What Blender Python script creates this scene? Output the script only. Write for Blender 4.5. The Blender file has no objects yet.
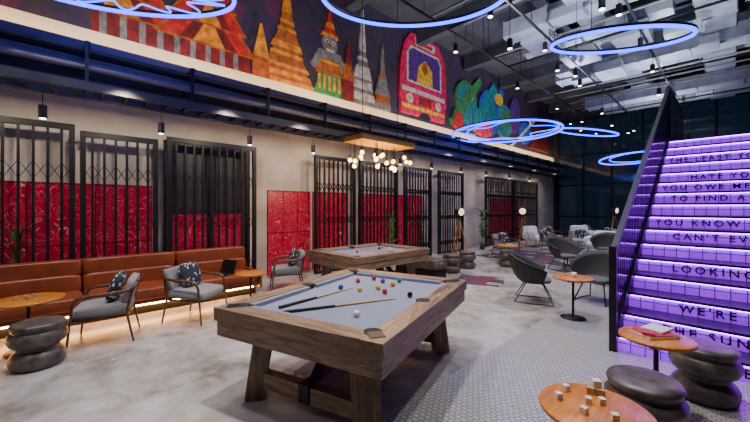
import bpy, math, random
from mathutils import Vector, Matrix, Euler
random.seed(7)
pi=math.pi
# ---------------------------------------------------------------- materials
def nm(name):
    m=bpy.data.materials.new(name); m.use_nodes=True
    nt=m.node_tree; b=nt.nodes['Principled BSDF']; return m,nt,b
def plain(name,col,rough=.5,metal=0,emit=None,es=0,var=.0,scale=8,bump=0,trans=0):
    m,nt,b=nm(name)
    b.inputs['Base Color'].default_value=(*col,1); b.inputs['Roughness'].default_value=rough
    b.inputs['Metallic'].default_value=metal
    if emit: b.inputs['Emission Color'].default_value=(*emit,1); b.inputs['Emission Strength'].default_value=es
    if trans: b.inputs['Transmission Weight'].default_value=trans
    if var or bump:
        tc=nt.nodes.new('ShaderNodeTexCoord'); n=nt.nodes.new('ShaderNodeTexNoise'); n.inputs['Scale'].default_value=scale; n.inputs['Detail'].default_value=6
        nt.links.new(tc.outputs['Object'],n.inputs['Vector'])
        if var:
            r=nt.nodes.new('ShaderNodeValToRGB'); r.color_ramp.elements[0].position=.3; r.color_ramp.elements[1].position=.7
            r.color_ramp.elements[0].color=(*[c*(1-var) for c in col],1); r.color_ramp.elements[1].color=(*[min(1,c*(1+var)) for c in col],1)
            nt.links.new(n.outputs['Fac'],r.inputs['Fac']); nt.links.new(r.outputs['Color'],b.inputs['Base Color'])
        if bump:
            bp=nt.nodes.new('ShaderNodeBump'); bp.inputs['Strength'].default_value=bump; bp.inputs['Distance'].default_value=.01
            nt.links.new(n.outputs['Fac'],bp.inputs['Height']); nt.links.new(bp.outputs['Normal'],b.inputs['Normal'])
    return m
def wood(name,c1,c2,stretch=(12,1.2,12),rough=.45,scale=3):
    m,nt,b=nm(name)
    tc=nt.nodes.new('ShaderNodeTexCoord'); mp=nt.nodes.new('ShaderNodeMapping'); mp.inputs['Scale'].default_value=stretch
    n=nt.nodes.new('ShaderNodeTexNoise'); n.inputs['Scale'].default_value=scale; n.inputs['Detail'].default_value=8; n.inputs['Distortion'].default_value=1.0
    r=nt.nodes.new('ShaderNodeValToRGB'); r.color_ramp.elements[0].position=.32; r.color_ramp.elements[1].position=.68
    r.color_ramp.elements[0].color=(*c1,1); r.color_ramp.elements[1].color=(*c2,1)
    L=nt.links.new; L(tc.outputs['Object'],mp.inputs['Vector']); L(mp.outputs[0],n.inputs['Vector']); L(n.outputs['Fac'],r.inputs['Fac']); L(r.outputs['Color'],b.inputs['Base Color'])
    bp=nt.nodes.new('ShaderNodeBump'); bp.inputs['Strength'].default_value=.25; bp.inputs['Distance'].default_value=.005; L(n.outputs['Fac'],bp.inputs['Height']); L(bp.outputs['Normal'],b.inputs['Normal'])
    b.inputs['Roughness'].default_value=rough
    return m
def emis(name,col,s):
    return plain(name,(col[0]*.3,col[1]*.3,col[2]*.3),.5,0,col,s)

M={}
M['black']=plain('black_metal',(.008,.008,.009),.45,.2)
M['blackmat']=plain('black_matte',(.008,.008,.009),.8)
M['dgrey']=plain('dark_grey_metal',(.05,.05,.052),.5,.3)
M['pipe']=plain('grey_conduit',(.17,.16,.15),.6,.0)
M['duct']=plain('galvanised_duct',(.34,.36,.41),.45,.3,var=.2,scale=3)
M['ceil']=plain('ceiling_paint',(.045,.05,.07),.8,var=.3,scale=2)
M['darkwall']=plain('dark_wall_paint',(.03,.032,.045),.8)
M['tan']=plain('tan_leather',(.21,.048,.016),.36,var=.2,scale=5,bump=.1)
M['grey_fab']=plain('grey_fabric',(.27,.255,.25),.9,var=.1,scale=60,bump=.3)
M['dfab']=plain('woven_rattan',(.030,.028,.028),.7,var=.5,scale=70,bump=.6)
M['dseat']=plain('charcoal_seat_pad',(.10,.10,.105),.9,var=.2,scale=60,bump=.3)
M['white']=plain('white_paint',(.8,.8,.8),.5)
M['cream']=plain('cream_plaster',(.78,.66,.48),.7)
M['felt']=plain('grey_pool_cloth',(.21,.225,.30),.95,var=.05,scale=90)
M['pool_wood']=wood('weathered_oak',(.10,.058,.032),(.33,.21,.125),(9,1,9))
M['pool_wood_x']=wood('weathered_oak_cross',(.10,.058,.032),(.33,.21,.125),(1,9,9))
M['leg_wood']=wood('weathered_oak_leg',(.085,.048,.027),(.28,.17,.10),(9,9,1))
M['orange_wood']=wood('honey_wood',(.40,.11,.010),(.68,.26,.035),(10,1.5,10),.3)
M['chair_wood']=wood('walnut',(.06,.022,.009),(.15,.055,.02),(8,8,2),.35)
M['resin']=plain('carved_stone_wood',(.095,.074,.064),.4,var=.65,scale=9,bump=.6)
M['led_warm']=emis('led_warm',(1,.46,.13),48)
M['cove']=emis('cove_led',(1,.74,.42),34)
M['neon']=emis('neon_blue',(.008,.02,1),8)
M['neon_c']=emis('neon_blue_core',(.02,.11,1),5)
M['bulb']=emis('warm_bulb',(1,.52,.14),14)
M['spot']=emis('spot_lens',(1,.9,.75),14)
M['lampw']=emis('lamp_diffuser',(1,.85,.65),1.8)
M['strip']=emis('violet_led',(.52,.07,1),17)
M['leaf']=plain('leaf_green',(.05,.17,.03),.5,var=.4,scale=10)
M['pot']=plain('pot',(.05,.05,.05),.6)
M['paper']=plain('paper',(.75,.72,.68),.6)
M['redp']=plain('red_cover',(.5,.03,.03),.4)
M['glass']=plain('dark_window_glass',(.008,.013,.02),.06,0,(.02,.06,.12),.12)
M['tread']=plain('dark_stair_tread',(.022,.010,.045),.35)
M['vpanel']=plain('smoked_violet_glass',(.04,.018,.12),.12)
M['yellow']=wood('yellow_wood',(.55,.27,.015),(.80,.46,.05),(8,1,8))
M['cue']=wood('maple',(.40,.26,.12),(.5,.34,.18),(8,8,8))

def floor_mat():
    m,nt,b=nm('polished_concrete'); L=nt.links.new
    tc=nt.nodes.new('ShaderNodeTexCoord')
    a=nt.nodes.new('ShaderNodeTexNoise'); a.inputs['Scale'].default_value=.8; a.inputs['Detail'].default_value=8; a.inputs['Roughness'].default_value=.62; a.inputs['Distortion'].default_value=.9
    c=nt.nodes.new('ShaderNodeTexNoise'); c.inputs['Scale'].default_value=7; c.inputs['Detail'].default_value=7
    L(tc.outputs['Object'],a.inputs['Vector']); L(tc.outputs['Object'],c.inputs['Vector'])
    r=nt.nodes.new('ShaderNodeValToRGB'); e=r.color_ramp.elements; e[0].position=.35; e[0].color=(.19,.16,.135,1); e[1].position=.63; e[1].color=(.50,.475,.455,1)
    k=e.new(.47); k.color=(.34,.315,.29,1)
    mx=nt.nodes.new('ShaderNodeMath'); mx.operation='MULTIPLY_ADD'; mx.inputs[1].default_value=.25
    sub=nt.nodes.new('ShaderNodeMath'); sub.operation='SUBTRACT'; sub.inputs[1].default_value=.125
    L(c.outputs['Fac'],mx.inputs[0]); L(a.outputs['Fac'],mx.inputs[2]); L(mx.outputs[0],sub.inputs[0]); L(sub.outputs[0],r.inputs['Fac']); L(r.outputs['Color'],b.inputs['Base Color'])
    rr=nt.nodes.new('ShaderNodeMapRange'); rr.inputs['To Min'].default_value=.12; rr.inputs['To Max'].default_value=.34; L(c.outputs['Fac'],rr.inputs['Value']); L(rr.outputs[0],b.inputs['Roughness'])
    return m
M['floor']=floor_mat()
def brick(name,c1,c2,mortar,w,h,ms,off=.5,rough=.4,emit=0,swap=None,vec='Object'):
    m,nt,b=nm(name); L=nt.links.new
    tc=nt.nodes.new('ShaderNodeTexCoord'); br=nt.nodes.new('ShaderNodeTexBrick')
    br.inputs['Color1'].default_value=(*c1,1); br.inputs['Color2'].default_value=(*c2,1); br.inputs['Mortar'].default_value=(*mortar,1)
    br.inputs['Scale'].default_value=1; br.inputs['Brick Width'].default_value=w; br.inputs['Row Height'].default_value=h; br.inputs['Mortar Size'].default_value=ms; br.offset=off
    src=tc.outputs[vec]
    if swap:
        s=nt.nodes.new('ShaderNodeSeparateXYZ'); cmb=nt.nodes.new('ShaderNodeCombineXYZ'); L(src,s.inputs[0])
        for i,a in enumerate(swap): L(s.outputs['XYZ'.index(a)],cmb.inputs[i])
        src=cmb.outputs[0]
    L(src,br.inputs['Vector']); L(br.outputs['Color'],b.inputs['Base Color']); b.inputs['Roughness'].default_value=rough
    if emit: L(br.outputs['Color'],b.inputs['Emission Color']); b.inputs['Emission Strength'].default_value=emit
    return m
M['mosaic']=brick('penny_mosaic',(.47,.45,.44),(.38,.36,.35),(.20,.19,.185),.052,.045,.006,.5,.28)
M['riser']=brick('violet_tile_riser',(.34,.006,.95),(.25,.004,.76),(.035,.001,.13),.13,.095,.005,0,.3,1.0,'XZY')
M['concrete']=plain('wall_concrete',(.52,.46,.40),.8,var=.2,scale=1.6,bump=.2)
M['wallhi']=plain('upper_wall',(.03,.025,.04),.8)
def red_mat():
    m,nt,b=nm('crimson_doodle_panel'); L=nt.links.new
    tc=nt.nodes.new('ShaderNodeTexCoord')
    n=nt.nodes.new('ShaderNodeTexNoise'); n.inputs['Scale'].default_value=4.2; n.inputs['Detail'].default_value=.6; n.inputs['Distortion'].default_value=1.5
    L(tc.outputs['Object'],n.inputs['Vector'])
    mu=nt.nodes.new('ShaderNodeMath'); mu.operation='MULTIPLY'; mu.inputs[1].default_value=5
    fr=nt.nodes.new('ShaderNodeMath'); fr.operation='FRACT'; L(n.outputs['Fac'],mu.inputs[0]); L(mu.outputs[0],fr.inputs[0])
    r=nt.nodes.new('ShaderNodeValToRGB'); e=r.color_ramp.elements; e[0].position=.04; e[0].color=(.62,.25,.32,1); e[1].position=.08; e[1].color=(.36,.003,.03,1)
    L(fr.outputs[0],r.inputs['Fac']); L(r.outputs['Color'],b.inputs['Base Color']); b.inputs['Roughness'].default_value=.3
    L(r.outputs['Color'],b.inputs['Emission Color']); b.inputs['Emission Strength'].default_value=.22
    return m
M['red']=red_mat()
def cells(name,cols,scale,rough=.8,emit=0,feature='F1'):
    m,nt,b=nm(name); L=nt.links.new
    tc=nt.nodes.new('ShaderNodeTexCoord'); v=nt.nodes.new('ShaderNodeTexVoronoi'); v.inputs['Scale'].default_value=scale
    r=nt.nodes.new('ShaderNodeValToRGB'); r.color_ramp.interpolation='CONSTANT'; e=r.color_ramp.elements
    s=nt.nodes.new('ShaderNodeSeparateColor'); L(tc.outputs['Object'],v.inputs['Vector']); L(v.outputs['Color'],s.inputs[0]); L(s.outputs[0],r.inputs['Fac'])
    e[0].color=(*cols[0],1)
    for i,c in enumerate(cols[1:]):
        k=e[1] if i==0 else e.new(.5); k.position=(i+1)/len(cols); k.color=(*c,1)
    L(r.outputs['Color'],b.inputs['Base Color']); b.inputs['Roughness'].default_value=rough
    return m
M['pattern']=cells('navy_white_pattern',[(.015,.02,.04),(.65,.65,.63),(.015,.02,.035),(.02,.025,.04),(.4,.45,.5)],32)
M['rug']=cells('magenta_rug',[(.02,.015,.035),(.12,.015,.035),(.03,.03,.07),(.22,.19,.20)],3.5)
def mural_bg():
    m,nt,b=nm('mural_painting'); L=nt.links.new
    tc=nt.nodes.new('ShaderNodeTexCoord'); n=nt.nodes.new('ShaderNodeTexNoise'); n.inputs['Scale'].default_value=.7; n.inputs['Detail'].default_value=8; n.inputs['Distortion'].default_value=2.2
    r=nt.nodes.new('ShaderNodeValToRGB'); e=r.color_ramp.elements; e[0].position=.3; e[0].color=(.012,.012,.04,1); e[1].position=.7; e[1].color=(.12,.018,.06,1)
    for p,c in ((.45,(.05,.03,.045)),(.56,(.025,.02,.06))):
        k=e.new(p); k.color=(*c,1)
    L(tc.outputs['Object'],n.inputs['Vector']); L(n.outputs['Fac'],r.inputs['Fac']); L(r.outputs['Color'],b.inputs['Base Color']); b.inputs['Roughness'].default_value=.7
    return m
M['mural']=mural_bg()
for k,c in dict(gold=(.70,.24,.012),gold2=(.38,.09,.008),mred=(.50,.015,.01),dred=(.16,.008,.01),pink=(.60,.006,.07),mwhite=(.50,.46,.40),mgrey=(.17,.165,.17),mgreen=(.03,.20,.05),mblue=(.02,.08,.42),mteal=(.015,.2,.22),mviol=(.08,.015,.18),myel=(.72,.42,.02),mdark=(.01,.01,.015)).items():
    M[k]=plain('paint_'+k,c,.7,var=.5,scale=7)

# ---------------------------------------------------------------- mesh builder
class MB:
    def __init__(s): s.v=[];s.f=[];s.mi=[];s.sm=[];s.mats=[]
    def add(s,vs,fs,mat,smooth=False,mx=None):
        o=len(s.v)
        if mx is not None: vs=[mx@Vector(v) for v in vs]
        s.v+= [tuple(v) for v in vs]
        m=M[mat] if isinstance(mat,str) else mat
        if m not in s.mats: s.mats.append(m)
        i=s.mats.index(m)
        for f in fs: s.f.append([a+o for a in f]); s.mi.append(i); s.sm.append(smooth)
    def box(s,c,d,mat,rot=(0,0,0)):
        x,y,z=[k/2 for k in d]
        vs=[(a*x,b*y,e*z) for a in(-1,1) for b in(-1,1) for e in(-1,1)]
        fs=[(0,1,3,2),(4,6,7,5),(0,4,5,1),(2,3,7,6),(0,2,6,4),(1,5,7,3)]
        s.add(vs,fs,mat,False,Matrix.Translation(c)@Euler(rot).to_matrix().to_4x4())
    def b2(s,a,b,mat): s.box([(p+q)/2 for p,q in zip(a,b)],[abs(q-p) for p,q in zip(a,b)],mat)
    def frame(s,p1,p2):
        p1,p2=Vector(p1),Vector(p2); d=(p2-p1); q=d.to_track_quat('Z','Y').to_matrix().to_4x4()
        return Matrix.Translation(p1)@q,d.length
    def beam(s,p1,p2,w,h,mat,w2=None,h2=None):
        w2=w2 or w; h2=h2 or h
        m,L=s.frame(p1,p2)
        vs=[(-w/2,-h/2,0),(w/2,-h/2,0),(w/2,h/2,0),(-w/2,h/2,0),(-w2/2,-h2/2,L),(w2/2,-h2/2,L),(w2/2,h2/2,L),(-w2/2,h2/2,L)]
        s.add(vs,[(3,2,1,0),(4,5,6,7),(0,1,5,4),(1,2,6,5),(2,3,7,6),(3,0,4,7)],mat,False,m)
    def cyl(s,p1,p2,r1,r2,mat,n=14):
        m,L=s.frame(p1,p2); r2=r1 if r2 is None else r2
        vs=[];
        for k in range(n):
            a=2*pi*k/n; vs.append((r1*math.cos(a),r1*math.sin(a),0))
        for k in range(n):
            a=2*pi*k/n; vs.append((r2*math.cos(a),r2*math.sin(a),L))
        s.add(vs,[(k,(k+1)%n,n+(k+1)%n,n+k) for k in range(n)],mat,True,m)
        s.add(vs,[tuple(range(n))[::-1],tuple(range(n,2*n))],mat,False,m)
    def tube(s,pts,r,mat,n=8,closed=False):
        pts=[Vector(p) for p in pts]; N=len(pts); vs=[]; up=None
        for i,p in enumerate(pts):
            if closed: t=pts[(i+1)%N]-pts[i-1]
            else: t=pts[min(i+1,N-1)]-pts[max(i-1,0)]
            t.normalize()
            if up is None:
                up=Vector((0,0,1)) if abs(t.z)<.9 else Vector((1,0,0))
            a=t.cross(up).normalized(); b=a.cross(t).normalized(); up=b
            rr=r[i] if isinstance(r,(list,tuple)) else r
            for k in range(n):
                g=2*pi*k/n; vs.append(p+a*rr*math.cos(g)+b*rr*math.sin(g))
        fs=[]
        for i in range(N if closed else N-1):
            j=(i+1)%N
            for k in range(n): fs.append((i*n+k,i*n+(k+1)%n,j*n+(k+1)%n,j*n+k))
        if not closed: fs+= [tuple(range(n))[::-1],tuple(range((N-1)*n,N*n))]
        s.add(vs,fs,mat,True)
    def rev(s,prof,c,mat,n=28,mx=None):
        vs=[];N=len(prof)
        for r,z in prof:
            for k in range(n):
                a=2*pi*k/n; vs.append((c[0]+r*math.cos(a),c[1]+r*math.sin(a),c[2]+z))
        fs=[(i*n+k,i*n+(k+1)%n,(i+1)*n+(k+1)%n,(i+1)*n+k) for i in range(N-1) for k in range(n)]
        fs+=[tuple(range(n))[::-1],tuple(range((N-1)*n,N*n))]
        s.add(vs,fs,mat,True,mx)
    def sup(s,c,d,mat,e=.35,rot=(0,0,0),n=20,m=12):
        def p(v,e): return math.copysign(abs(v)**e,v)
        vs=[]
        for i in range(m+1):
            u=-pi/2+pi*i/m
            for k in range(n):
                w=2*pi*k/n
                vs.append((d[0]/2*p(math.cos(u),e)*p(math.cos(w),e),d[1]/2*p(math.cos(u),e)*p(math.sin(w),e),d[2]/2*p(math.sin(u),e)))
        fs=[(i*n+k,i*n+(k+1)%n,(i+1)*n+(k+1)%n,(i+1)*n+k) for i in range(m) for k in range(n)]
        s.add(vs,fs,mat,True,Matrix.Translation(c)@Euler(rot).to_matrix().to_4x4())
    def ball(s,c,r,mat,n=14): s.sup(c,(2*r,2*r,2*r),mat,1,n=n,m=8)
    def obj(s,name,loc=(0,0,0),rz=0,bevel=0,parent=None):
        me=bpy.data.meshes.new(name); me.from_pydata(s.v,[],s.f)
        for m in s.mats: me.materials.append(m)
        me.polygons.foreach_set('material_index',s.mi); me.polygons.foreach_set('use_smooth',s.sm); me.update()
        o=bpy.data.objects.new(name,me); bpy.context.scene.collection.objects.link(o)
        o.location=loc; o.rotation_euler=(0,0,rz)
        if bevel:
            b=o.modifiers.new('bevel','BEVEL'); b.width=bevel; b.segments=2; b.limit_method='ANGLE'; b.angle_limit=.9
        if parent: o.parent=parent
        return o
def copy(o,loc,rz=0,name=None):
    c=o.copy(); c.name=name or o.name; bpy.context.scene.collection.objects.link(c); c.location=loc; c.rotation_euler=(0,0,rz); return c

# ---------------------------------------------------------------- room shell
XL,XR,YB,YF,H=-7.4,6.5,-4.5,22.0,7.6
b=MB(); b.b2((XL-.2,YB-.2,-.15),(XR+.2,YF+.2,0),'floor'); b.obj('floor')
b=MB(); b.b2((-1.9,-4.4,0),(6.4,8.3,.004),'mosaic'); b.obj('floor_mosaic_inlay')
b=MB(); b.b2((XL-.2,YB-.2,H),(XR+.2,YF+.2,H+.15),'ceil'); b.obj('ceiling')
b=MB(); b.b2((XL-.2,YB,0),(XL,YF,4.6),'concrete'); b.b2((XL-.2,YB,4.6),(XL,YF,H),'wallhi')
b.obj('wall_left')
b=MB(); b.b2((XR,YB,0),(XR+.2,YF,H),'darkwall'); b.obj('wall_right')
b=MB(); b.b2((XL,YB-.2,0),(XR,YB,H),'darkwall'); b.obj('wall_back')
b=MB(); b.b2((XL,YF,0),(XR,YF+.2,H),'darkwall'); b.obj('wall_far')
# window wall
b=MB(); b.b2((XL+.3,YF-.06,.1),(XR-.3,YF-.02,6.6),'glass')
for i in range(11):
    x=XL+.3+i*(XR-XL-.6)/10; b.b2((x-.05,YF-.16,.0),(x+.05,YF-.01,6.6),'black')
for z in (.1,1.1,2.9,4.6,6.6): b.b2((XL+.3,YF-.14,z-.04),(XR-.3,YF-.01,z+.04),'black')
b.obj('window_1')
# red locker panels
b=MB()
def panel(y0,y1,z0=.06,z1=2.02,mat='red'):
    n=max(1,round((y1-y0)/.40)); w=(y1-y0)/n; r=2; h=(z1-z0)/r
    b.b2((XL,y0,z0),(XL+.015,y1,z1+.02),'dred')
    for i in range(n):
        for j in range(r):
            b.b2((XL+.01,y0+i*w+.010,z0+j*h+.010),(XL+.04,y0+(i+1)*w-.010,z0+(j+1)*h-.010),mat)
            b.b2((XL+.04,y0+i*w+.05,z0+(j+.5)*h-.03),(XL+.05,y0+i*w+.065,z0+(j+.5)*h+.03),'black')
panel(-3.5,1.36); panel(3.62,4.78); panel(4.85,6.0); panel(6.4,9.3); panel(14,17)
b.obj('red_wall_panels')
b=MB(); b.b2((XL+.001,1.62,0),(XL+.02,3.15,2.85),'wallhi')
b.b2((XL+.001,1.55,0),(XL+.05,1.62,2.9),'black'); b.b2((XL+.001,3.12,0),(XL+.05,3.19,2.9),'black'); b.b2((XL+.001,1.55,2.85),(XL+.05,3.19,2.92),'black'); b.b2((XL+.001,2.34,0),(XL+.04,2.4,2.85),'black')
b.b2((XL+.02,1.7,.2),(XL+.03,2.3,1.5),'red'); b.b2((XL+.02,2.45,.2),(XL+.03,3.05,1.5),'red'); b.b2((XL+.02,1.7,1.6),(XL+.03,2.3,2.7),'dgrey'); b.b2((XL+.02,2.45,1.6),(XL+.03,3.05,2.7),'dgrey')
b.obj('door_1')
# scissor gates
def gate(y0,y1,top=2.93):
    b=MB(); L=y1-y0
    b.b2((-.03,0,top-.09),(.03,L,top),'black'); b.b2((-.03,0,0),(.03,L,.05),'black')
    b.b2((-.035,0,0),(.035,.07,top),'black'); b.b2((-.035,L-.07,0),(.035,L,top),'black')
    n=max(4,int(L/.14)); st=L/n
    for i in range(1,n): b.b2((-.016,i*st-.017,.05),(.016,i*st+.017,top-.07),'black')
    for z in (.45,1.35,2.2):
        for i in range(n):
            for s in(-1,1):
                b.beam((.022*s,i*st,z-.13*s),(.022*s,(i+1)*st,z+.13*s),.022,.008,'black')
    return b.obj('folding_gate',(-7.06,y0,0))
for a in ((-3.2,-1.45),(-1.4,.28),(.34,1.39,2.85),(1.53,3.2),(4.7,6.0),(6.15,7.7),(8.0,9.4),(9.8,11.4),(13.1,15.7),(15.8,18.6)): gate(*a)
# upper ledge
b=MB(); b.b2((XL,YB,3.98),(-6.85,YF,4.06),'blackmat'); b.b2((-6.9,YB,4.06),(-6.85,YF,4.20),'pipe'); b.b2((XL,YB,4.06),(XL+.03,YF,4.6),'cream')
b.b2((-7.02,YB+.1,4.07),(-6.95,YF-.1,4.12),'cove'); b.b2((XL,YB,3.44),(XL+.03,YF,3.98),'dgrey'); b.obj('trim_ledge')
# services below ledge
b=MB(); ya,yb=YB+.1,YF-.2
for x,z,r in ((-6.78,3.86,.06),(-6.55,3.74,.045),(-6.3,3.62,.04),(-6.95,3.5,.05),(-6.7,3.55,.03),(-6.4,3.9,.03)):
    b.cyl((x,ya,z),(x,yb,z),r,None,'pipe' if r>.03 else 'dgrey',10)
for x in (-6.78,-6.22): b.b2((x-.025,ya,3.28),(x+.025,yb,3.40),'dgrey')
y=YB+.3
while y<yb:
    b.b2((-6.76,y,3.32),(-6.22,y+.04,3.36),'black'); y+=.28
y=YB+.8
while y<yb:
    b.b2((-6.80,y,3.3),(-6.75,y+.04,3.97),'black'); b.b2((-6.24,y,3.3),(-6.20,y+.04,3.95),'black'); b.b2((-7.36,y,3.91),(-6.2,y+.06,3.97),'black'); y+=1.35
b.obj('cable_tray')
for i,y in enumerate((-1.4,-.07,1.27,2.7,4.1,5.5,6.9,8.3,9.9,11.6,13.5,15.5)):
    b=MB(); b.cyl((0,0,0),(0,0,.30),.006,None,'black',6); b.cyl((0,0,-.17),(0,0,0),.045,.045,'black',14); b.cyl((0,0,-.175),(0,0,-.168),.033,None,'spot',14)
    b.obj('pendant_spotlight',(-6.22,y,2.98))
# ---------------------------------------------------------------- mural
b=MB(); b.b2((XL,-2,4.6),(XL+.03,21.8,7.58),'mural')
lay=[0]
def mp(pts,mat,l=None):
    lay[0]+=1; x=XL+.032+.0009*lay[0]
    pts=[(p[0],4.6+(p[1]-4.84)*1.087) for p in pts]
    n=len(pts); vs=[(x,p[0],p[1]) for p in pts]+[(XL+.03,p[0],p[1]) for p in pts]
    b.add(vs,[tuple(range(n))]+[(i,(i+1)%n,n+(i+1)%n,n+i) for i in range(n)],mat)
def mr(y0,z0,y1,z1,mat): mp([(y0,z0),(y1,z0),(y1,z1),(y0,z1)],mat)
def me_(y,z,ry,rz,mat,n=20): mp([(y+ry*math.cos(2*pi*k/n),z+rz*math.sin(2*pi*k/n)) for k in range(n)],mat)
def roof(yc,z0,w,h,tiers):
    for t in range(tiers):
        ww=w*(1-.22*t); zz=z0+t*h*.28; hh=h*(1-.12*t)
        mp([(yc-ww,zz),(yc+ww,zz),(yc+ww*.45,zz+hh*.45),(yc,zz+hh),(yc-ww*.45,zz+hh*.45)],'gold2')
        mp([(yc-ww*.9,zz+.03),(yc+ww*.9,zz+.03),(yc+ww*.4,zz+hh*.42),(yc,zz+hh*.9),(yc-ww*.4,zz+hh*.42)],'mred')
        mp([(yc-ww*.55,zz+.03),(yc+ww*.55,zz+.03),(yc+ww*.25,zz+hh*.32),(yc,zz+hh*.62),(yc-ww*.25,zz+hh*.32)],'dred')
        mp([(yc-ww*.3,zz+.03),(yc+ww*.3,zz+.03),(yc,zz+hh*.42)],'gold')
mr(.5,4.84,3.2,5.25,'dred')
for i in range(9): mr(.6+i*.28,4.84,.7+i*.28,5.3,'mgrey')
roof(.9,5.2,.95,1.2,3); roof(2.35,5.15,1.0,1.35,3)
mp([(-1.6,5.6),(-1,6.6),(.1,7.4),(.6,7.2),(-.2,6.0)],'mgreen'); mp([(-1.6,5.2),(-.6,5.0),(-.2,6.0),(-1.3,5.7)],'mteal')
def stack(yc,z0,steps,mats):
    for i,(w,z1,w2,z2) in enumerate(steps): mp([(yc-w,z0+z1),(yc+w,z0+z1),(yc+w2,z0+z2),(yc-w2,z0+z2)],mats[i%len(mats)])
stack(4.1,4.84,[(.8,0,.76,.08),(.72,.08,.70,.16),(.68,.16,.62,.26),(.58,.26,.56,.35),(.62,.35,.58,.42),(.54,.42,.42,.6),(.44,.6,.42,.68),(.38,.68,.36,.76),(.42,.76,.36,.9),(.34,.9,.22,1.15),(.25,1.15,.23,1.22),(.19,1.22,.17,1.32),(.2,1.32,.17,1.4),(.15,1.4,.13,1.55),(.14,1.55,.08,1.9),(.09,1.9,.01,2.65)],['gold','gold2'])
stack(3.45,4.84,[(.2,0,.18,.4),(.19,.4,.02,1.1)],['gold2','gold'])
# guardian figure
stack(5.35,4.84,[(.5,0,.35,.5),(.42,.5,.5,.9)],['mgreen','gold2'])
for k in range(5): mr(4.98+k*.16,4.95,5.05+k*.16,5.3,'gold')
mp([(4.75,5.5),(5.0,5.9),(5.7,5.9),(6.0,5.4),(5.8,5.4),(5.6,5.7),(5.1,5.7),(4.9,5.4)],'mgrey'); me_(5.35,6.08,.24,.27,'mgrey'); stack(5.35,6.26,[(.28,0,.24,.08),(.22,.08,.14,.22),(.15,.22,.10,.34),(.09,.34,.01,.8)],['gold','mred'])
me_(5.25,6.12,.06,.05,'mwhite'); me_(5.45,6.12,.06,.05,'mwhite'); me_(5.25,6.12,.03,.03,'mdark'); me_(5.45,6.12,.03,.03,'mdark'); mr(5.22,5.90,5.48,5.95,'mwhite'); me_(5.35,6.03,.04,.06,'gold2'); mr(5.05,5.6,5.65,5.66,'gold')
# stupas
stack(6.5,4.84,[(.55,0,.52,.1),(.48,.1,.45,.3),(.42,.3,.40,.4),(.38,.4,.34,.6),(.4,.6,.38,.68),(.34,.68,.24,1.0),(.22,1.0,.16,1.15),(.17,1.15,.15,1.25),(.12,1.25,.10,1.4),(.12,1.4,.01,2.5)],['mgrey','mwhite'])
stack(7.3,4.84,[(.35,0,.33,.2),(.3,.2,.28,.4),(.32,.4,.14,.9),(.15,.9,.12,1.0),(.1,1.0,.01,1.8)],['mgrey','gold2'])
stack(5.95,4.84,[(.2,0,.2,.5),(.22,.5,.12,.9),(.12,.9,.01,1.5)],['dred','gold2'])
# tuk-tuk
mp([(8.15,4.95),(10.5,4.95),(10.62,5.6),(10.6,6.5),(10.45,7.1),(10.1,7.42),(9.3,7.5),(8.6,7.42),(8.3,7.1),(8.1,6.5),(8.05,5.6)],'pink')
mp([(8.4,5.92),(10.3,5.92),(10.3,6.8),(10.15,7.05),(8.6,7.05),(8.4,6.8)],'mwhite'); mp([(8.48,5.98),(10.22,5.98),(10.2,6.8),(10.08,6.98),(8.65,6.98),(8.48,6.8)],'mviol'); mp([(8.9,5.98),(9.8,5.98),(9.75,6.5),(9.35,6.75),(9.0,6.5)],'myel'); me_(9.35,6.5,.17,.2,'gold2')
mr(8.15,5.62,10.5,5.76,'mwhite'); mr(8.15,5.12,10.5,5.24,'myel'); me_(8.55,5.43,.17,.15,'mwhite'); me_(10.1,5.43,.17,.15,'mwhite'); me_(8.55,5.43,.09,.08,'myel'); me_(10.1,5.43,.09,.08,'myel'); mr(9.0,5.3,9.7,5.58,'mred')
for k in range(5): mr(9.05+k*.13,5.32,9.11+k*.13,5.56,'mdark')
me_(9.35,4.96,.3,.12,'mdark'); mr(8.8,7.12,9.9,7.34,'mwhite'); mr(8.95,7.17,9.75,7.29,'mred')
# swirling figures
me_(12.0,6.0,.8,.75,'mgreen'); me_(11.9,6.1,.55,.5,'mteal'); me_(12.5,5.5,.75,.5,'mteal'); me_(13.8,5.9,.85,.9,'mblue'); me_(13.9,6.1,.5,.5,'mteal'); me_(13.4,5.2,.9,.3,'pink'); me_(12.3,6.3,.22,.22,'mwhite'); me_(12.3,6.3,.1,.12,'mdark')
mp([(11,5.0),(11.8,5.6),(13.2,6.9),(13.0,7.1),(11.5,6.0),(10.9,5.2)],'mgreen')
mp([(12.2,5.0),(13.1,5.3),(14.6,6.9),(14.2,7.2),(12.9,5.9)],'mteal'); mp([(14,5.0),(14.6,5.2),(15.2,7.0),(14.8,7.1)],'mblue')
me_(15.3,5.8,.8,.7,'mteal'); me_(15.5,5.9,.4,.4,'mgreen'); me_(16.4,6.2,.6,.8,'mviol'); me_(14.7,6.6,.4,.25,'myel'); me_(17.6,5.6,.8,.5,'mblue'); me_(11.4,5.2,.35,.3,'mred'); mp([(16,4.9),(19,6.6),(19.1,6.5),(16.2,4.86)],'mwhite')
mp([(18.2,5),(20.8,5),(20,6.8),(19,6.2)],'dred')
b.obj('wall_mural')

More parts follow.
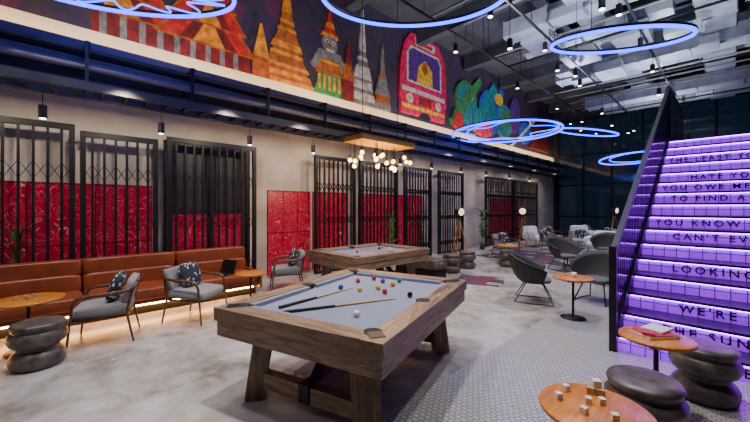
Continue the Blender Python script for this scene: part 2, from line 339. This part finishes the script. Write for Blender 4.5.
# ---------------------------------------------------------------- ceiling services
b=MB()
for y in range(0,22,3): b.b2((XL+.1,y-.15,7.1),(XR,y+.15,H),'ceil')
for x in (-3.6,.2,3.6): b.b2((x-.15,YB,7.2),(x+.15,YF,H),'ceil')
b.obj('ceiling_beams')
b=MB()
def duct(x0,y0,x1,y1,z,h): 
    b.b2((x0,y0,z),(x1,y1,z+h),'duct')
    n=int(max(x1-x0,y1-y0)/1.1)
    for i in range(n+1):
        if x1-x0>y1-y0:
            x=x0+i*(x1-x0)/max(n,1); b.b2((x-.02,y0-.025,z-.025),(x+.02,y1+.025,z+h+.025),'duct')
        else:
            y=y0+i*(y1-y0)/max(n,1); b.b2((x0-.025,y-.02,z-.025),(x1+.025,y+.02,z+h+.025),'duct')
duct(-4.3,9.0,4.5,9.55,6.3,.4); duct(-4.3,13,5,13.7,6.1,.4); duct(-4.4,17,5,17.7,6.0,.45); duct(-2.9,4,-2.3,19,6.7,.3); duct(-.6,3,.1,21,6.4,.4); duct(1.8,2,2.4,20,6.0,.4)
duct(-3.8,6.0,2,6.4,6.65,.3); duct(-4.6,11,-1,11.5,6.55,.25); duct(-4.4,15.2,3,15.6,6.6,.3); duct(-4.2,19.2,4,19.9,6.2,.4)
for i in range(38):
    x=random.uniform(-4.2,3.5); y=random.uniform(5,20.5); z=random.uniform(5.9,6.7); w=random.uniform(.35,.9); l=random.uniform(.4,1.3)
    b.b2((x,y,z),(x+w,y+l,z+random.uniform(.15,.35)),'duct')
b.obj('air_ducts')
b=MB()
for x in (-4.7,-3.2,-1.5,1.0,3.0): b.b2((x-.02,1,5.9),(x+.02,21,5.95),'black')
for y in (3.5,7,10.2,14.2,18.3): b.b2((-4.8,y-.02,5.95),(4,y+.02,6.0),'black')
for i in range(60):
    x=random.choice((-4.7,-3.2,-1.5,1.0,3.0)); y=random.uniform(1.2,20.5); b.cyl((x,y,5.95),(x,y,7.08),.008,None,'black',5)
for i in range(14):
    y=random.uniform(2,20); z=random.uniform(6.1,7); b.cyl((-5,y,z),(5,y,z),.03,None,'pipe',8)
for i in range(46):
    x=random.choice((-4.7,-3.2,-1.5,1.0)); y=random.uniform(2.5,20.5); d=random.uniform(.15,.9)
    z=5.9-d; b.cyl((x,y,z),(x,y,5.9),.008,None,'black',5); b.cyl((x,y,z-.2),(x,y,z),.055,.055,'black',12); b.cyl((x,y,z-.206),(x,y,z-.198),.045,None,'spot',12)
b.obj('track_lighting')

# ---------------------------------------------------------------- neon rings
def ring(name,loc,r,tilt,az,squig=0,double=False,th=.028):
    b=MB(); N=72
    pts=[(r*math.cos(2*pi*k/N),r*math.sin(2*pi*k/N),0) for k in range(N)]
    b.tube(pts,th,'neon',8,True)
    b.tube([(p[0]*1.0,p[1]*1.0,.04) for p in pts],.024,'black',6,True)
    if double: b.tube([(p[0]*.82+.12*r,p[1]*.82,.03) for p in pts],.018,'neon',8,True)
    if squig:
        ps=[]
        for k in range(260):
            a=2*pi*k/260; q=r*(.76+.17*math.sin(squig*a)); ps.append((q*math.cos(a+.12*math.sin(squig*a*.5)),q*math.sin(a),.02))
        b.tube(ps,.013,'neon_c',6,True)
    R=(Matrix.Rotation(tilt,4,Vector((math.cos(az),math.sin(az),0))))
    b2=MB(); b2.v=[tuple(R@Vector(v)) for v in b.v]; b2.f,b2.mi,b2.sm,b2.mats=b.f,b.mi,b.sm,b.mats
    for k in range(3):
        a=2*pi*k/3+.4; p=R@Vector((r*math.cos(a),r*math.sin(a),.04)); b2.cyl(p,(p.x,p.y,7.6-loc[2]),.005,None,'black',5)
    o=b2.obj(name,loc)
    l=bpy.data.lights.new('neon_glow','POINT'); l.energy=30; l.color=(.16,.18,1); l.shadow_soft_size=.3
    lo=bpy.data.objects.new('neon_glow',l); bpy.context.scene.collection.objects.link(lo); lo.parent=o; lo.location=(0,0,-.1)
    return o
def c2w(cx,cz): return (.691*cx-.723*cz, .723*cx+.691*cz)
AZ=math.atan2(.723,.691)
x,y=c2w(.54,4.7); ring('neon_ring_light',(x,y,4.55),1.27,math.radians(12),AZ)
x,y=c2w(4.05,5.7); ring('neon_ring_light',(x,y,4.42),.98,math.radians(14),AZ)
x,y=c2w(-3.03,4.2); ring('neon_ring_light',(x,y,4.32),1.2,math.radians(16),AZ,13)
x,y=c2w(4.2,11); ring('neon_ring_light',(x,y,4.05),1.65,0,AZ,5,True)
x,y=c2w(7.75,12.5); ring('neon_ring_light',(x,y,4.4),1.0,math.radians(12),AZ+.7,0,False)
x,y=c2w(10.4,13.6); ring('neon_ring_light',(x,y,3.6),1.2,math.radians(-5),AZ,0,True)

# ---------------------------------------------------------------- pool tables
def pool_table(loc,rz,W,L):
    b=MB(); w,l=W/2,L/2; t=.80; rw=.17
    b.b2((-w,-l,.745),(-w+rw,l,t),'pool_wood'); b.b2((w-rw,-l,.745),(w,l,t),'pool_wood')
    b.b2((-w+rw,-l,.745),(w-rw,-l+rw,t),'pool_wood_x'); b.b2((-w+rw,l-rw,.745),(w-rw,l,t),'pool_wood_x')
    c=rw
    b.b2((-w+c,-l+c,.70),(w-c,l-c,.757),'felt')
    for sx in(-1,1):
        for y0,y1 in((-l+c+.07,-.06),(.06,l-c-.07)):
            b.b2((sx*(w-c),y0,.757),(sx*(w-c-.05),y1,.793),'felt')
    for sy in(-1,1): b.b2((-w+c+.07,sy*(l-c),.757),(w-c-.07,sy*(l-c-.05),.793),'felt')
    for sx in(-1,1):
        b.b2((sx*(w-.02),-l+.02,.56),(sx*(w-.09),l-.02,.745),'pool_wood')
        b.b2((sx*(w-.005),-l,.69),(sx*(w-.03),l,.745),'pool_wood')
    for sy in(-1,1):
        b.b2((-w+.09,sy*(l-.02),.56),(w-.09,sy*(l-.09),.745),'pool_wood_x')
        b.b2((-w,sy*(l-.003),.69),(w,sy*(l-.03),.745),'pool_wood_x')
    b.b2((-w+.09,-l+.09,.58),(w-.09,l-.09,.70),'leg_wood')
    for sx in(-1,1):
        for sy in(-1,0,1):
            px=sx*(w-c+.01) if sy else sx*(w-c+.03); py=sy*(l-c+.01)
            b.cyl((px,py,.70),(px,py,.803),.062,.066,'blackmat',18)
            if sy:
                b.box((px+sx*.045,py+sy*.045,.802),(.11,.11,.006),'black',(0,0,pi/4))
    for sx in(-1,1):
        for k in range(-3,4):
            if k: b.cyl((sx*(w-.07),k*L/8.5,.80),(sx*(w-.07),k*L/8.5,.802),.008,None,'white',8)
    lx,ly=w-.27,l-.26
    for sx in(-1,1):
        for sy in(-1,1):
            b.beam((sx*(lx+.03),sy*(ly+.03),0),(sx*(lx-.04),sy*(ly-.03),.57),.17,.15,'leg_wood',.20,.17)
    for sy in(-1,1):
        b.beam((-lx-.03,sy*ly,.17),(lx+.03,sy*ly,.17),.09,.13,'pool_wood_x')
        b.beam((-lx,sy*(ly-.01),.545),(lx,sy*(ly-.01),.545),.11,.1,'pool_wood_x')
    b.beam((0,-ly,.19),(0,ly,.19),.12,.10,'pool_wood')
    for sy in(-1,1):
        b.beam((0,sy*(ly-.05),.2),(0,sy*(ly-.42),.58),.05,.09,'black'); b.box((0,sy*(ly+.005),.18),(.10,.115,.15),'black')
    return b.obj('pool_table',loc,rz,.008)
pool_table((-2.58,2.26,0),math.radians(17.6),1.62,2.13)
pool_table((-5.05,4.68,0),0,1.5,2.0)
cols=[(.8,.8,.78),(.02,.05,.5),(.75,.5,.03),(.6,.03,.03),(.2,.03,.3),(.8,.22,.02),(.02,.25,.08),(.35,.03,.05),(.01,.01,.01),(.75,.5,.03),(.6,.03,.03)]
bm=[plain('ball_%d'%i,c,.1) for i,c in enumerate(cols)]
b=MB()
for i,(x,y) in enumerate([(-2.1,1.8),(-2.91,2.27),(-2.7,2.36),(-2.45,2.48),(-2.82,2.82),(-2.62,2.78),(-2.70,2.98),(-3.0,2.85),(-2.19,2.57),(-2.63,2.56),(-3.03,2.62)]):
    b.ball((x,y,.757+.0285),.0285,bm[i])
b.obj('billiard_balls')
b=MB()
for p,q in (((-2.60,1.36),(-2.24,2.42)),((-2.73,1.45),(-2.86,2.4))):
    p=Vector((*p,.772)); q=Vector((*q,.764)); m_=p.lerp(q,.45)
    b.cyl(p,m_,.014,.011,'blackmat',10); b.cyl(m_,q,.011,.006,'cue',10)
b.obj('cue_sticks')
b=MB()
for i,(x,y) in enumerate([(-4.9,5.1),(-5.1,5.0),(-5.2,5.2),(-5.0,4.3)]): b.ball((x,y,.757+.0285),.0285,bm[i])
b.obj('billiard_balls')
# bulb chandelier
b=MB(); b.b2((-.28,-.75,0),(.28,.75,.10),'yellow'); b.b2((-.3,-.77,.10),(.3,.77,.13),'black')
random.seed(3)
for i in range(22):
    x=random.uniform(-.25,.25); y=-.7+i*1.4/21; d=random.uniform(.12,.42)
    b.cyl((x,y,-d),(x,y,0),.005,None,'black',5); b.cyl((x,y,-d-.04),(x,y,-d+.03),.018,None,'dgrey',8); b.ball((x,y,-d-.07),.04,'bulb',12)
for y in(-.5,.5): b.cyl((0,y,.13),(0,y,4.7),.008,None,'black',5)
ch=b.obj('pendant_chandelier',(-4.9,4.85,2.90))
l=bpy.data.lights.new('chandelier_glow','POINT'); l.energy=90; l.color=(1,.6,.3); l.shadow_soft_size=.3
lo=bpy.data.objects.new('chandelier_glow',l); bpy.context.scene.collection.objects.link(lo); lo.parent=ch; lo.location=(0,0,-.55)

# ---------------------------------------------------------------- banquette sofa
b=MB(); y0,y1=-3.4,2.85
b.b2((-6.85,y0,.0),(-6.30,y1,.18),'blackmat'); b.b2((-6.29,y0+.05,.13),(-6.26,y1-.05,.155),'led_warm')
b.b2((-6.9,y0,.18),(-6.14,y1,.25),'tan')
n=5; w=(y1-y0)/n
for i in range(n):
    yc=y0+(i+.5)*w
    b.sup((-6.44,yc,.33),(.70,w-.008,.18),'tan',.22); b.sup((-6.79,yc,.49),(.22,w-.008,.32),'tan',.25); b.sup((-6.82,yc,.735),(.20,w-.008,.26),'tan',.25)
b.b2((-6.95,y0,.0),(-6.89,y1,.85),'tan'); b.box((-6.5,y1+.02,.29),(.8,.05,.30),'tan')
b.obj('banquette_sofa',bevel=.01)

# ---------------------------------------------------------------- lounge chair (front = -Y)
def lounge(name='lounge_armchair'):
    b=MB()
    b.sup((0,0,.40),(.58,.58,.13),'grey_fab',.3,(math.radians(4),0,0))
    b.sup((0,.27,.60),(.54,.10,.34),'grey_fab',.35,(math.radians(-14),0,0))
    for s in(-1,1):
        b.tube([(s*.31,-.30,0),(s*.31,-.27,.3),(s*.31,-.25,.50),(s*.31,-.22,.57),(s*.31,-.14,.60),(s*.31,.1,.61),(s*.30,.26,.63),(s*.24,.35,.68)],[.011,.014,.017,.02,.024,.024,.02,.018],'chair_wood',8)
        b.tube([(s*.29,.33,0),(s*.28,.26,.35),(s*.27,.31,.60),(s*.24,.36,.72)],[.011,.015,.016,.015],'chair_wood',8)
        b.cyl((s*.29,-.27,.33),(s*.28,.27,.33),.013,None,'black',8)
    b.tube([(-.24,.36,.72),(-.12,.39,.745),(.12,.39,.745),(.24,.36,.72)],.017,'chair_wood',8)
    b.cyl((-.3,-.26,.33),(.3,-.26,.33),.012,None,'black',8); b.cyl((-.28,.27,.33),(.28,.27,.33),.012,None,'black',8)
    return b.obj(name)
def fz(fx,fy): return math.atan2(fx,-fy)
def wdir(cx,cz): return c2w(cx,cz)
A=lounge(); A.location=(-5.45,.5,0); A.rotation_euler=(0,0,fz(*wdir(-1,-.55)))
def cushion_at(x,y,r):
    v=Matrix.Rotation(r,3,'Z')@Vector((.02,.12,.62))
    b=MB(); b.sup((0,0,0),(.38,.13,.36),'pattern',.6,(math.radians(-20),0,0)); b.obj('throw_cushion',(x+v.x,y+v.y,.645),r)
def addchair(x,y,fc,cush=True):
    r=fz(*wdir(*fc)); o=copy(A,(x,y,0),r)
    if cush: cushion_at(x,y,r)
    return o
cushion_at(-5.45,.5,A.rotation_euler.z)
addchair(-5.5,1.58,(1,-.15)); addchair(-6.2,3.45,(-1,-.35))
for x,y,f in ((-4.8,13.8,(1,-.3)),(-3.9,14.4,(-.5,-1)),(-3.5,16.2,(-1,-.3)),(-5.2,15.4,(.6,-.8)),(-2.6,15.2,(-1,.2)),(-4.6,18,(0,-1)),(-5.0,10.6,(.5,-1))): addchair(x,y,f)
# white upholstered armchair (far seating)
def wchair(x,y,fc):
    b=MB(); b.sup((0,0,.36),(.7,.68,.22),'white',.3); b.sup((0,.3,.62),(.72,.16,.46),'white',.35,(math.radians(-8),0,0))
    for s in(-1,1): b.sup((s*.35,.02,.48),(.13,.66,.34),'white',.35)
    for sx in(-1,1):
        for sy in(-1,1): b.cyl((sx*.29,sy*.27,0),(sx*.26,sy*.24,.27),.012,.018,'chair_wood',8)
    b.obj('white_armchair',(x,y,0),fz(*wdir(*fc)))
wchair(-5.6,14.6,(.4,-1)); wchair(-4.4,16.4,(-.2,-1)); wchair(-3.0,13.3,(-1,-.6))
# woven tub chair (front -Y)
def tub():
    b=MB(); NA,NT=26,9; vs=[];fs=[]
    def P(a,t):
        back=.5+.5*math.cos(a)
        rim=.52+.33*back**1.3
        r=.16+.24*t**.6+.05*t*back
        z=.34+(rim-.34)*t**1.6
        return (r*math.sin(a)*1.0, r*math.cos(a)*.95, z)
    for th,of in ((0,0),(1,.018)):
        for i in range(NA+1):
            a=-2.1+4.2*i/NA
            for j in range(NT+1):
                p=Vector(P(a,j/NT)); q=p*1; q.x*=(1-of*2); q.y*=(1-of*2); q.z+=of*.4; vs.append(q)
    K=(NA+1)*(NT+1)
    for i in range(NA):
        for j in range(NT):
            a=i*(NT+1)+j; fs.append((a,a+1,a+NT+2,a+NT+1)); fs.append((K+a,K+a+NT+1,K+a+NT+2,K+a+1))
    for i in range(NA):
        a=i*(NT+1)+NT; fs.append((a,K+a,K+a+NT+1,a+NT+1))
    b.add(vs,fs,'dfab',True)
    b.tube([P(-2.1+4.2*i/NA,1) for i in range(NA+1)],.016,'black',8)
    for i in range(0,NA+1,2): b.tube([Vector(P(-2.1+4.2*i/NA,j/NT))*1.005 for j in range(NT+1)],.006,'black',5)
    b.rev([(.0,.33),(.2,.335),(.22,.35),(.2,.37),(.0,.375)],(0,0,0),'dfab',24); b.sup((0,-.05,.385),(.46,.46,.08),'dseat',.5)
    for s in(-1,1):
        b.tube([(s*.16,.12,.34),(s*.25,.30,.0+.012),(s*.27,0,.012),(s*.25,-.30,.012),(s*.16,-.14,.34)],.011,'black',8)
    b.cyl((-.17,-.13,.33),(.17,-.13,.33),.01,None,'black',6); b.cyl((-.17,.12,.33),(.17,.12,.33),.01,None,'black',6)
    return b.obj('woven_tub_chair')
T=tub(); T.location=(-2.4,6.15,0); T.rotation_euler=(0,0,fz(*wdir(1,-.45)))
copy(T,(-1.62,6.95,0),fz(*wdir(-.9,-.6))); copy(T,(-3.0,9.7,0),fz(*wdir(.3,-1))); copy(T,(-2.6,12.2,0),fz(*wdir(-1,-1)))
def rtable(x,y,h,r,top='orange_wood'):
    b=MB(); b.rev([(r-.012,h-.03),(r,h-.024),(r,h-.005),(r-.008,h)],(0,0,0),top,40)
    b.rev([(r-.05,h-.04),(r-.02,h-.03)],(0,0,0),'black',32)
    b.cyl((0,0,.02),(0,0,h-.035),.018,None,'black',12); b.rev([(.0,0),(r*.62,0),(r*.62,.012),(.03,.03),(.0,.03)],(0,0,0),'black',32)
    for k in range(3):
        a=2*pi*k/3+.5; b.beam((0,0,h-.05),(r*.75*math.cos(a),r*.75*math.sin(a),h-.045),.03,.015,'black')
    return b.obj('round_side_table',(x,y,0))
rtable(-5.55,-.18,.6,.32); rtable(-5.72,2.5,.52,.26); rtable(-1.62,5.62,.61,.27)
rtable(-.56,2.35,.45,.30); rtable(-.42,3.56,.6,.25); rtable(-4.2,15.3,.5,.3); rtable(-3.2,10.6,.5,.25); rtable(-4.6,9.9,.5,.28)
def stool():
    b=MB(); pr=[(.0,0),(.17,0),(.205,.015),(.225,.06),(.225,.11),(.205,.15),(.178,.175),(.165,.195),(.175,.215),(.215,.245),(.238,.295),(.236,.335),(.21,.37),(.195,.385),(.21,.40),(.222,.43),(.21,.452),(.17,.46),(.0,.46)]
    b.rev(pr,(0,0,0),'resin',32); return b.obj('carved_drum_stool')
S=stool(); S.location=(-5.0,-.09,0)
for x,y in ((-.42,3.0),(-.16,4.1),(-4.9,7.36),(-4.93,8.16),(-4.3,9.2)): copy(S,(x,y,0),random.uniform(0,6))
b=MB(); b.sup((0,0,.34),(1.3,.5,.22),'resin',.3); b.b2((-.6,-.2,.0),(.6,.2,.24),'blackmat')
for k in range(4): b.sup((-.48+k*.32,0,.43),(.31,.48,.08),'resin',.5)
b.obj('upholstered_bench',(-5.1,6.35,0))
b=MB(); b.b2((-2,-1.3,0),(2,1.3,.012),'rug'); b.obj('patterned_rug',(-4.0,11.7,0))
b=MB(); b.b2((-.5,-.5,0),(.5,.5,.01),'rug'); b.obj('patterned_rug',(-3.9,7.0,0),.4)
def tripod(x,y,aim):
    b=MB()
    for k in range(3):
        a=2*pi*k/3+.3; b.beam((.32*math.cos(a),.32*math.sin(a),0),(.03*math.cos(a),.03*math.sin(a),1.25),.03,.02,'orange_wood')
        b.cyl((.2*math.cos(a),.2*math.sin(a),.45),(0,0,.55),.006,None,'black',6)
    b.cyl((0,0,1.2),(0,0,1.4),.03,None,'black',12)
    d=Vector((*wdir(*aim),-.1)).normalized(); c=Vector((0,0,1.50))
    b.cyl(c-d*.16,c+d*.12,.07,.13,'black',24); b.cyl(c+d*.118,c+d*.126,.115,None,'lampw',24); b.tube([(.15*math.cos(t)*-d.y,.15*math.cos(t)*d.x,1.50+.15*-abs(math.sin(t))) for t in [k*pi/10 for k in range(11)]],.012,'black',6)
    return b.obj('tripod_floor_lamp',(x,y,0))
tripod(-6.1,9.6,(.5,-1)); tripod(-5.5,13.1,(-.6,-1)); tripod(-3.6,18.2,(.5,-1))
def plant(x,y,h,sq=1):
    b=MB(); b.rev([(.0,0),(.09,0),(.12,.28),(.1,.28),(.0,.26)],(0,0,0),'pot',18)
    for k in range(60):
        a=random.uniform(0,2*pi); zz=random.uniform(.35,h); r=random.uniform(.03,.13); ln=random.uniform(.12,.22)
        p=Vector((r*math.cos(a)*.6*sq,r*math.sin(a),zz)); d=Vector((.3*sq*math.cos(a),math.sin(a),.7)).normalized(); s=d.cross(Vector((0,0,1))).normalized()*.035
        b.add([p,p+d*ln*.5+s,p+d*ln,p+d*ln*.5-s],[(0,1,2,3)],'leaf',True)
    for k in range(5): b.cyl((0,0,.25),(random.uniform(-.04,.04),random.uniform(-.1,.1),h*.9),.006,None,'leaf',5)
    return b.obj('potted_plant',(x,y,0))
for x,y,h,q in ((-7.23,-.35,1.5,.3),(-6.6,6.9,1.5,1),(-7.23,9.0,1.4,.3),(-6.7,12.2,1.5,1)): plant(x,y,h,q)
b=MB()
for p in ((0,0,0),(.07,.03,.3),(-.12,.1,.8),(.12,-.12,.2),(-.03,-.13,1.1),(-.16,-.03,.5)): b.box((p[0],p[1],.019),(.034,.034,.036),'paper',(0,0,p[2]))
for k in range(4): b.box((.02+.05*(k%2),.14+.05*(k//2),.021),(.045,.045,.04),'cue')
b.box((.05,.16,.065),(.045,.045,.04),'paper',(0,0,.3))
b.obj('toy_blocks',(-.6,2.38,.45),.3)
b=MB(); b.box((0,0,.012),(.26,.19,.02),'paper'); b.box((0,0,.026),(.25,.18,.008),'redp'); b.box((.06,.04,.04),(.20,.15,.018),'paper',(0,0,.4)); b.box((-.08,-.03,.038),(.1,.08,.015),'redp',(0,0,.8)); b.obj('magazine_stack',(-.43,3.57,.6),.9)
b=MB()
for p in ((0,0),(.06,.03),(-.05,.06),(.02,-.08)): b.box((p[0],p[1],.021),(.04,.04,.04),'cue',(0,0,p[0]*9))
b.obj('toy_blocks',(-5.55,-.2,.6))
b=MB(); b.rev([(.0,0),(.03,0),(.035,.07),(.03,.07),(.0,.01)],(0,0,0),'white',16); b.obj('coffee_cup',(-1.6,5.6,.61))
b=MB(); b.box((0,0,.13),(.34,.03,.24),'black',(math.radians(-18),0,0)); b.box((0,-.13,.012),(.34,.24,.018),'black'); b.obj('laptop',(-6.45,2.4,.42),fz(.3,-.9)) 

# ---------------------------------------------------------------- staircase
SX0,SX1,SY,RI,TR,NS=-.9,1.9,4.73,.19,.31,16
st=bpy.data.objects.new('staircase',None); bpy.context.scene.collection.objects.link(st)
b=MB()
for i in range(NS):
    y=SY+i*TR; z=i*RI
    b.b2((SX0,y,z),(SX1,y+.02,z+RI-.03),'riser')
    b.b2((SX0,y-.03,z+RI-.03),(SX1,y+TR+.02,z+RI),'tread')
    b.b2((SX0+.02,y-.022,z+RI-.040),(SX1-.02,y-.008,z+RI-.03),'strip')
b.obj('steps',parent=st)
b=MB(); topY=SY+NS*TR; topZ=NS*RI
prof=[(SY-.08,0),(SY-.08,.22),(topY,topZ+.14),(topY+3.5,topZ+.14),(topY+3.5,topZ-.2),(topY+.3,topZ-.2),(SY+.5,0)]
for x in (SX0-.06,SX1):
    n=len(prof); vs=[(x,p[0],p[1]) for p in prof]+[(x+.06,p[0],p[1]) for p in prof]
    b.add(vs,[tuple(range(n)),tuple(range(2*n-1,n-1,-1))]+[(i,n+i,n+(i+1)%n,(i+1)%n) for i in range(n)],'black')
b.b2((SX0,topY,topZ-.2),(SX1,topY+3.5,topZ-.001),'tread')
b.add([(SX0,SY+.5,0),(SX1,SY+.5,0),(SX1,topY+.3,topZ-.2),(SX0,topY+.3,topZ-.2)],[(0,1,2,3)],'blackmat')
for x in (SX0+.1,SX1-.1): b.b2((x-.08,topY+3.2,0),(x+.08,topY+3.36,topZ-.2),'black')
b.obj('stringers',parent=st)
b=MB()
for x in (SX0-.03,SX1+.03):
    hr=1.2
    b.beam((x,SY-.05,hr-.05),(x,topY,topZ+hr),.06,.05,'black'); b.beam((x,topY,topZ+hr),(x,topY+3.5,topZ+hr),.05,.06,'black')
    b.b2((x-.035,SY-.1,0),(x+.035,SY-.03,hr),'black')
    n=46
    for k in range(1,n):
        y=SY-.05+(topY-SY+.05)*k/n; zb=.2+(y-SY)*RI/TR*.98; zt=hr-.05+(topZ+.05)*k/n
        b.b2((x-.008,y-.008,zb),(x+.008,y+.008,zt),'black')
    for s in(-.004,.004): b.add([(x+s,SY-.05,.2),(x+s,topY,topZ+.1),(x+s,topY,topZ+hr),(x+s,SY-.05,hr-.05)],[(0,1,2,3)],'vpanel')
    for k in range(1,26):
        y=topY+3.5*k/26; b.b2((x-.008,y-.008,topZ),(x+.008,y+.008,topZ+hr),'black')
    b.b2((x-.035,topY-.035,topZ),(x+.035,topY+.035,topZ+hr),'black')
b.obj('balustrade',parent=st)
rows={13:('THE LEAST YOU',.0),11:('HATE YOU BUT I',.35),10:('YOU OWE ME A SONG',0),9:('TO FIND A WAY',.15),7:('YOU KNOW HALF OF IT',.02),6:("CAN'T EVEN SEE",.25),4:('LOOKING UP AT YOU',.3),2:("WE'RE ALL HERE",.42),1:('THE SUNRISE',.30),0:('AFTER ALL',.62)}
tm=plain('lettering_black',(.004,.004,.01),.6)
for i,(t,off) in rows.items():
    cu=bpy.data.curves.new('lettering','FONT'); cu.body=t; cu.size=.125; cu.space_character=1.45; cu.extrude=.004; cu.offset=.002
    to=bpy.data.objects.new('tmp',cu); bpy.context.scene.collection.objects.link(to)
    dg=bpy.context.evaluated_depsgraph_get(); mesh=bpy.data.meshes.new_from_object(to.evaluated_get(dg)); bpy.data.objects.remove(to)
    mesh.materials.clear(); mesh.materials.append(tm)
    o=bpy.data.objects.new('lettering_%d'%i,mesh); bpy.context.scene.collection.objects.link(o); o.parent=st
    o.rotation_euler=(pi/2,0,0); o.location=(SX0+.06+off,SY+i*TR-.006,i*RI+.04)

# ---------------------------------------------------------------- lights
def spot(x,y,z,e,col=(1,.95,.9),ang=130,tgt=None,r=.12,blend=.6):
    l=bpy.data.lights.new('ceiling_or_fill_spot','SPOT'); l.energy=e; l.color=col; l.spot_size=math.radians(ang); l.spot_blend=blend; l.shadow_soft_size=r
    o=bpy.data.objects.new('ceiling_or_fill_spot',l); bpy.context.scene.collection.objects.link(o); o.location=(x,y,z)
    if tgt: o.rotation_euler=(Vector(tgt)-Vector((x,y,z))).to_track_quat('-Z','Y').to_euler()
for x,y,e in ((-4.7,0,560),(-4.7,3.5,560),(-2.6,1.6,760),(-1.9,4.5,680),(-4.7,7.5,600),(-2.6,8,680),(-4.7,12,650),(-2,12.5,420),(-4,17,800),(-.4,2.4,300),(-3.2,-2.5,420)):
    spot(x,y,5.7,e,ang=92,blend=.9)
for y in (-2.2,-.7,.8,2.3,3.8,5.3,7.2,9.2,11.4,13.6,16,18.6): spot(-5.95,y,3.3,58,(1,.83,.62),120,(-7.4,y,1.9),r=.05)  # added fill spots brightening the left wall below the ledge, no fittings modelled
for y in (1.5,5,9,13,17): spot(-4.4,y,5.0,160,(1,.95,.9),90,(-7.4,y,6.2))  # added fill spots washing the mural from mid-air, not ceiling fittings
for x,y in ((-1,6),(-1,10),(-1.5,14),(-2,18),(1.5,8),(-3.5,8),(-3.6,13),(2,13)):
    spot(x,y,4.7,360,(.78,.85,1),150,(x,y,8),r=.08)  # added uplights hanging free, aimed upward to brighten ducts and ceiling
w=bpy.data.worlds.new('World'); bpy.context.scene.world=w; w.use_nodes=True
w.node_tree.nodes['Background'].inputs[0].default_value=(.1,.14,.25,1); w.node_tree.nodes['Background'].inputs[1].default_value=.4
# ---------------------------------------------------------------- camera
c=bpy.data.cameras.new('Camera'); co=bpy.data.objects.new('Camera',c); bpy.context.scene.collection.objects.link(co)
c.sensor_width=36; c.lens=36*340/750; c.shift_y=-4/750; c.clip_start=.05
co.location=(0,0,1.65); co.rotation_euler=(pi/2,0,math.radians(46.3))
bpy.context.scene.camera=co
